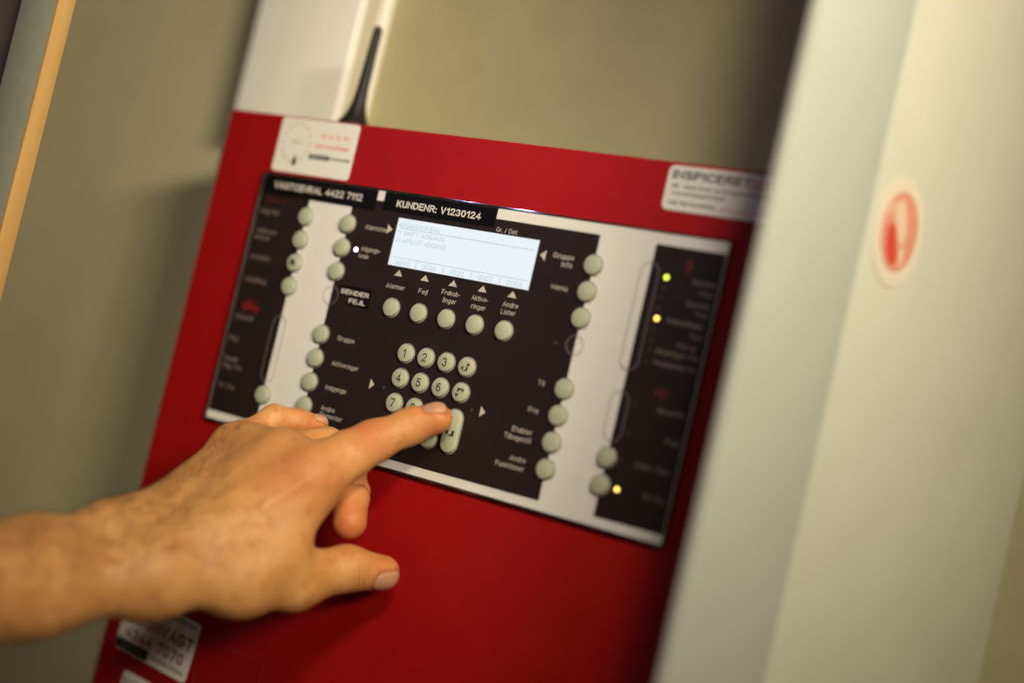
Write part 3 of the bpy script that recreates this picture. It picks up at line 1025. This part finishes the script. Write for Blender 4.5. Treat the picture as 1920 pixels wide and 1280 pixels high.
def build_surface(F):
    """naive surface nets"""
    s = F < 0
    c = [s[i:dims[0] - 1 + i, j:dims[1] - 1 + j, k:dims[2] - 1 + k] for i in (0, 1) for j in (0, 1) for k in (0, 1)]
    cnt = sum(x.astype(np.int8) for x in c)
    cells = np.argwhere((cnt > 0) & (cnt < 8))
    idx = -np.ones((dims[0] - 1, dims[1] - 1, dims[2] - 1), np.int32)
    idx[tuple(cells.T)] = np.arange(len(cells))
    acc = np.zeros((len(cells), 3))
    num = np.zeros(len(cells))
    corner = np.array([(i, j, k) for i in (0, 1) for j in (0, 1) for k in (0, 1)])
    vals = np.stack([F[tuple((cells + o).T)] for o in corner], 1)
    for a in range(8):
        for b in range(a + 1, 8):
            if np.abs(corner[a] - corner[b]).sum() != 1:
                continue
            va, vb = vals[:, a], vals[:, b]
            m_ = (va < 0) != (vb < 0)
            t = np.where(m_, va / np.where(m_, va - vb, 1), 0)
            pt = corner[a] + t[:, None] * (corner[b] - corner[a])
            acc[m_] += pt[m_]
            num[m_] += 1
    verts = lo + VOX * (cells + acc / num[:, None])
    quads = []
    for axis in range(3):
        u, v = (axis + 1) % 3, (axis + 2) % 3
        sl0 = [slice(None)] * 3
        sl1 = [slice(None)] * 3
        sl0[axis] = slice(0, -1)
        sl1[axis] = slice(1, None)
        e = np.argwhere(s[tuple(sl0)] != s[tuple(sl1)])
        e = e[(e[:, u] > 0) & (e[:, v] > 0) & (e[:, u] < dims[u] - 1) & (e[:, v] < dims[v] - 1)]
        ins = s[tuple(e.T)]
        q = []
        for du, dv in ((0, 0), (1, 0), (1, 1), (0, 1)):
            g = e.copy()
            g[:, u] -= 1 - du
            g[:, v] -= 1 - dv
            q.append(idx[tuple(g.T)])
        q = np.stack(q, 1)
        q[~ins] = q[~ins][:, ::-1]
        quads.append(q)
    return verts, np.concatenate(quads)


hv, hq = build_surface(total)
hq = hq[(hq >= 0).all(1)]
nv = len(hv)
edges = np.unique(np.sort(np.concatenate([hq[:, [0, 1]], hq[:, [1, 2]], hq[:, [2, 3]], hq[:, [3, 0]]]), 1), axis=0)


def smooth(vals, n, w=0.6):
    deg = np.bincount(edges.ravel(), minlength=nv)[:, None]
    for _ in range(n):
        acc = np.zeros_like(vals)
        np.add.at(acc, edges[:, 0], vals[edges[:, 1]])
        np.add.at(acc, edges[:, 1], vals[edges[:, 0]])
        vals = vals + w * (acc / np.maximum(deg, 1) - vals)
    return vals


def normals(v):
    n = np.cross(v[hq[:, 2]] - v[hq[:, 0]], v[hq[:, 3]] - v[hq[:, 1]])
    out = np.zeros_like(v)
    for k in range(4):
        np.add.at(out, hq[:, k], n)
    return out / np.maximum(np.linalg.norm(out, axis=1, keepdims=True), 1e-9)


hv = smooth(hv, 4)
hn = normals(hv)
tint = np.zeros(nv)
dark = np.zeros(nv)
disp = np.zeros(nv)


def unit(v):
    v = np.array(v, float)
    return v / np.linalg.norm(v)


nailmask = np.zeros(nv)
rel = hv


def nail(tip, root, n, along, half_len, half_w, push):
    """flatten and rim a fingernail on a fingertip"""
    global disp
    a = unit(LJ[tip][:3] - LJ[root][:3])
    n = unit(n)
    n = unit(n - a * (n @ a))
    s = np.cross(a, n)
    c = LJ[tip][:3] + a * along
    d = hv - c
    x, y, h = d @ a, d @ s, d @ n
    rr = LJ[tip][3]
    e = (np.abs(x / half_len) ** 3.2 + np.abs(y / half_w) ** 3.2) ** (1 / 3.2)
    up = (h > 0.1 * rr) & (np.linalg.norm(d, axis=1) < 16)
    m_ = up & (e < 1.0)
    nailmask[m_] = 1
    disp += np.where(up, -0.62 * np.exp(-((e - 1.04) / 0.10) ** 2), 0)
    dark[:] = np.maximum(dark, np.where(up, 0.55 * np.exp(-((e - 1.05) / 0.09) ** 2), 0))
    disp += np.where(m_, push, 0)
    tint[:] = np.maximum(tint, np.where(up & ~m_, 0.6 * np.exp(-((e - 1.15) / 0.25) ** 2), 0))


nail('tt', 'ti', (0.1, -0.50, 0.86), 0.6, 7.0, 5.8, 0.12)
nail('it', 'id', (0.1, 0.92, 0.42), 1.0, 5.4, 4.8, 0.10)
nail('pt', 'pd', (0.0, 0.9, 0.44), 0.5, 4.0, 3.4, 0.08)


def blob(name, rad, amt, du=0, dv=0, dw=0):
    d = np.linalg.norm(hv - (LJ[name][:3] + np.array([du, dv, dw])), axis=1)
    tint[:] = np.maximum(tint, amt * np.exp(-(d / rad) ** 2))


blob('im', 20, 0.50, -4, 2, 10)
blob('mm', 16, 0.35, 0, 0, 10)
blob('rm', 14, 0.35, 0, 0, 8)
blob('pm', 14, 0.35, 0, 0, 8)
blob('ip', 11, 0.7, -2, 4, 8)
blob('it', 12, 0.7)
blob('id', 10, 0.3)
blob('tt', 13, 0.75)
blob('ti', 10, 0.25)
blob('mt', 13, 1.0)
blob('md', 12, 0.8)
blob('pt', 11, 0.75)
blob('pd', 9, 0.45)


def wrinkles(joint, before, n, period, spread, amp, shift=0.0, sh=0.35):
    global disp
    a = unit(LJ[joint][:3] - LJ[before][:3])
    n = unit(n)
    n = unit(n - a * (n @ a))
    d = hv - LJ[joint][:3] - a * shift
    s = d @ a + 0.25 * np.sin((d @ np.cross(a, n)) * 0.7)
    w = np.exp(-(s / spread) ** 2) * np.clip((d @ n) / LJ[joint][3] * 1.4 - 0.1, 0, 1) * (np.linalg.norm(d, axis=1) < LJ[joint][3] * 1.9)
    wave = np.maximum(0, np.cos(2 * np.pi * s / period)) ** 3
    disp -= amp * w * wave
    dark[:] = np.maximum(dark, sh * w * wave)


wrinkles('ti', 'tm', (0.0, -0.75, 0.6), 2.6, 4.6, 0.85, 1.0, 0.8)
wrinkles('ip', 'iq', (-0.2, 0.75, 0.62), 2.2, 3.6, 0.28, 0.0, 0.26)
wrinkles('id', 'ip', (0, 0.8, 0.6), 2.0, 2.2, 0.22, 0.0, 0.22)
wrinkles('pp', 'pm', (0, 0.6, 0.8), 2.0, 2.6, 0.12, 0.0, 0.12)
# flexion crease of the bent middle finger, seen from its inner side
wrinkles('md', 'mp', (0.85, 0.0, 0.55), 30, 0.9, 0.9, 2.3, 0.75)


def seg_dist(p, a, b):
    ab = b - a
    t = np.clip(((p - a) @ ab) / (ab @ ab), 0, 1)
    return np.linalg.norm(p - a - t[:, None] * ab, axis=1), t


face = np.clip(hn[:, 2], 0, 1)
for m_, w_, amp in (('im', 'wr', 0.85), ('mm', 'wu', 0.8), ('rm', 'wu', 0.7), ('pm', 'wu', 0.6)):
    a, b = LJ[w_][:3].copy(), LJ[m_][:3].copy()
    b[:2] += 0
    d, t = seg_dist(hv[:, :2], a[:2], b[:2])
    disp += amp * np.exp(-(d / 2.6) ** 2) * np.clip((t - 0.30) * 2.2, 0, 1) * face
# veins over the back of the hand and the wrist
for k in range(9):
    u0 = LJ['wu'][0] + rng.uniform(-45, 40)
    v0 = LJ['wr'][1] + rng.uniform(-6, 44)
    pts = [np.array([u0, v0])]
    ang = rng.uniform(-0.2, 0.75)
    for _ in range(6):
        ang += rng.normal() * 0.3
        pts.append(pts[-1] + 7 * np.array([math.cos(ang), math.sin(ang)]))
    dm = np.full(nv, 99.0)
    for p, q in zip(pts, pts[1:]):
        dm = np.minimum(dm, seg_dist(hv[:, :2], p, q)[0])
    disp += 0.24 * np.exp(-(dm / 1.5) ** 2) * face
# hollows between the knuckles
for a_, b_ in (('im', 'mm'), ('mm', 'rm'), ('rm', 'pm')):
    c = (LJ[a_][:3] + LJ[b_][:3]) / 2 + np.array([3, 0, 8])
    disp -= 0.8 * np.exp(-(np.linalg.norm(hv - c, axis=1) / 6.0) ** 2) * face
for a_, amp in (('im', 0.3), ('mm', 0.9), ('rm', 0.9), ('pm', 0.8)):
    c = LJ[a_][:3] + np.array([0, 0, LJ[a_][3]])
    disp += amp * np.exp(-(np.linalg.norm(hv - c, axis=1) / 7.0) ** 2) * face
# slow unevenness of flesh
for _ in range(60):
    c = hv[rng.integers(nv)]
    disp += rng.normal() * 0.15 * np.exp(-(np.linalg.norm(hv - c, axis=1) / rng.uniform(4, 11)) ** 2)


hv = hv + hn * disp[:, None]
hv = smooth(hv, 1, 0.3)


def grow_forearm():
    """carry the forearm on from the edge of the fine grid to the elbow and close it there"""
    global hv, hq, nailmask, tint, dark, nv
    e = np.concatenate([hq[:, [0, 1]], hq[:, [1, 2]], hq[:, [2, 3]], hq[:, [3, 0]]])
    key = np.sort(e, 1)
    _, inv_, c_ = np.unique(key, axis=0, return_inverse=True, return_counts=True)
    e = e[c_[inv_.ravel()] == 1]
    e = e[(hv[e[:, 0], 0] < lo[0] + 3) & (hv[e[:, 1], 0] < lo[0] + 3)]
    ids = np.unique(e)
    c = hv[ids].mean(0)
    d = unit(LJ['f3'][:3] - LJ['f2'][:3])
    prev = {int(i): int(i) for i in ids}
    for dist, sc in ((12, 1.0), (40, 1.05), (80, 1.16), (120, 1.26), (160, 1.32), (200, 1.30), (225, 1.2), (240, 1.0), (250, 0.62), (254, 0.2)):
        base = len(hv)
        new = {int(i): base + k for k, i in enumerate(ids)}
        hv = np.concatenate([hv, c + d * dist + (hv[ids] - c) * sc])
        hq = np.concatenate([hq, np.array([(prev[int(b)], prev[int(a)], new[int(a)], new[int(b)]) for a, b in e])])
        prev = new
    hv = np.concatenate([hv, (c + d * 255)[None]])
    hq = np.concatenate([hq, np.array([(prev[int(b)], prev[int(a)], len(hv) - 1, len(hv) - 1) for a, b in e])])
    pad = len(hv) - len(tint)
    nailmask, tint, dark = (np.concatenate([x, np.zeros(pad)]) for x in (nailmask, tint, dark))
    nv = len(hv)


grow_forearm()
hn = normals(hv)
pm = HO + hv @ HB            # back to panel millimetres
wp = np.stack([pm[:, 0], -pm[:, 2], pm[:, 1]], 1) * MM


def skin_material():
    m = bpy.data.materials.new("skin")
    m.use_nodes = True
    nt = m.node_tree
    b = nt.nodes["Principled BSDF"]
    N, Lk = nt.nodes.new, nt.links.new
    tc = N("ShaderNodeTexCoord")

    def noise(scale, detail=4, rough=0.6):
        n = N("ShaderNodeTexNoise")
        n.inputs["Scale"].default_value = scale
        n.inputs["Detail"].default_value = detail
        n.inputs["Roughness"].default_value = rough
        Lk(tc.outputs["Object"], n.inputs["Vector"])
        return n

    def mix(fac, a, c):
        x = N("ShaderNodeMix")
        x.data_type = 'RGBA'
        if isinstance(fac, float):
            x.inputs[0].default_value = fac
        else:
            Lk(fac, x.inputs[0])
        for i, s_ in ((6, a), (7, c)):
            if isinstance(s_, tuple):
                x.inputs[i].default_value = (*s_, 1)
            else:
                Lk(s_, x.inputs[i])
        return x.outputs[2]

    def ramp(src, p0, p1):
        mr = N("ShaderNodeMapRange")
        mr.inputs["From Min"].default_value = p0
        mr.inputs["From Max"].default_value = p1
        Lk(src, mr.inputs["Value"])
        return mr.outputs[0]
    at = N("ShaderNodeAttribute")
    at.attribute_name = "tint"
    ad = N("ShaderNodeAttribute")
    ad.attribute_name = "shade"
    base = mix(ramp(noise(55).outputs["Fac"], 0.35, 0.68), (0.57, 0.262, 0.078), (0.67, 0.345, 0.115))
    base = mix(ramp(noise(140, 3).outputs["Fac"], 0.52, 0.75), base, (0.48, 0.19, 0.053))
    base = mix(at.outputs["Fac"], base, (0.55, 0.135, 0.047))
    spots = N("ShaderNodeTexVoronoi")
    spots.inputs["Scale"].default_value = 230
    Lk(tc.outputs["Object"], spots.inputs["Vector"])
    fr = ramp(spots.outputs["Distance"], 0.20, 0.05)
    sp = N("ShaderNodeMath")
    sp.operation = 'MULTIPLY'
    Lk(fr, sp.inputs[0])
    sp.inputs[1].default_value = 0.18
    base = mix(sp.outputs[0], base, (0.30, 0.12, 0.05))
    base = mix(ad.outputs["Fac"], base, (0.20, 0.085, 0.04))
    Lk(base, b.inputs["Base Color"])
    b.inputs["Roughness"].default_value = 0.48
    b.inputs["Specular IOR Level"].default_value = 0.40
    b.inputs["Subsurface Weight"].default_value = 0.22
    b.inputs["Subsurface Radius"].default_value = (1.0, 0.36, 0.16)
    b.inputs["Subsurface Scale"].default_value = 0.0035
    v = N("ShaderNodeTexVoronoi")
    v.inputs["Scale"].default_value = 1100
    v.feature = 'DISTANCE_TO_EDGE'
    Lk(tc.outputs["Object"], v.inputs["Vector"])
    ds = N("ShaderNodeMix")
    n3 = noise(420, 5)
    ad3 = N("ShaderNodeMath")
    ad3.operation = 'ADD'
    Lk(v.outputs["Distance"], ad3.inputs[0])
    Lk(n3.outputs["Fac"], ad3.inputs[1])
    bp = N("ShaderNodeBump")
    bp.inputs["Strength"].default_value = 0.55
    bp.inputs["Distance"].default_value = 0.00035
    Lk(ad3.outputs[0], bp.inputs["Height"])
    Lk(bp.outputs[0], b.inputs["Normal"])
    return m


M['skin'] = skin_material()
M['nail'] = mat("fingernail", (0.50, 0.255, 0.145), 0.38, noise=0.06, nscale=250, spec=0.5)
M['nail'].node_tree.nodes["Principled BSDF"].inputs["Subsurface Weight"].default_value = 0.2
M['nail'].node_tree.nodes["Principled BSDF"].inputs["Subsurface Scale"].default_value = 0.002
hme = bpy.data.meshes.new('person')
hme.from_pydata(wp.tolist(), [], [q[:3] if q[2] == q[3] else q for q in hq.tolist()])
hme.materials.append(M['skin'])
hme.materials.append(M['nail'])
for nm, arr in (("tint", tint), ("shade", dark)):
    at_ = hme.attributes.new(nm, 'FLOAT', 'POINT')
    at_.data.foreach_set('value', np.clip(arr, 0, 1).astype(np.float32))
fm = (nailmask[hq].mean(1) > 0.5).astype(np.int32)
hme.polygons.foreach_set('material_index', fm)
hme.polygons.foreach_set('use_smooth', np.ones(len(hq), bool))
hme.update()
person = link('person', hme)
person['label'] = "person's left hand and bare forearm reaching in from the left, index finger pressing a key"
person['category'] = 'person'

# fine dark hairs on the forearm and the outer side of the hand
M['hair'] = mat("arm hair", (0.075, 0.036, 0.018), 0.5)


def arm_hair():
    ok = (hv[:, 0] < LJ['wr'][0] + 30) & (nailmask < 0.5)
    wt = np.where(ok, 0.55 + 1.0 * np.clip(hn[:, 1], 0, 1) + 0.25 * np.clip(-hn[:, 1], 0, 1), 0)
    wt *= np.where(hv[:, 0] > LJ['wr'][0] + 8, 0.12 + 0.8 * np.clip(hn[:, 1], 0, 1), 1)
    wt /= wt.sum()
    pick = rng.choice(nv, 3600, replace=False, p=wt)
    along = np.array(J['wr'][:3]) - np.array(J['f1'][:3])
    along /= np.linalg.norm(along)
    sideways = HB.T @ np.array([0.2, 0.6, 0.0])
    vs_, fs_ = [], []
    for i in pick:
        p0 = pm[i]
        n = HB.T @ hn[i]
        flow = along + 0.55 * rng.normal(size=3) + 0.35 * sideways
        flow = flow - n * (flow @ n)
        flow /= np.linalg.norm(flow)
        L = rng.uniform(4, 10)
        w = np.cross(n, flow) * 0.075
        pts = [p0 - 0.2 * n, p0 + flow * L * 0.35 + n * L * 0.16, p0 + flow * L * 0.7 + n * L * 0.20, p0 + flow * L + n * L * 0.14]
        k = len(vs_)
        for j, q in enumerate(pts):
            f = 1 - 0.3 * j
            vs_ += [q - w * f, q + w * f]
        for j in range(3):
            fs_.append((k + 2 * j, k + 2 * j + 1, k + 2 * j + 3, k + 2 * j + 2))
    me = bpy.data.meshes.new('arm_hair')
    me.from_pydata([(v[0] * MM, -v[2] * MM, v[1] * MM) for v in vs_], [], fs_)
    me.materials.append(M['hair'])
    link('arm_hair', me, person, 'stuff')


arm_hair()
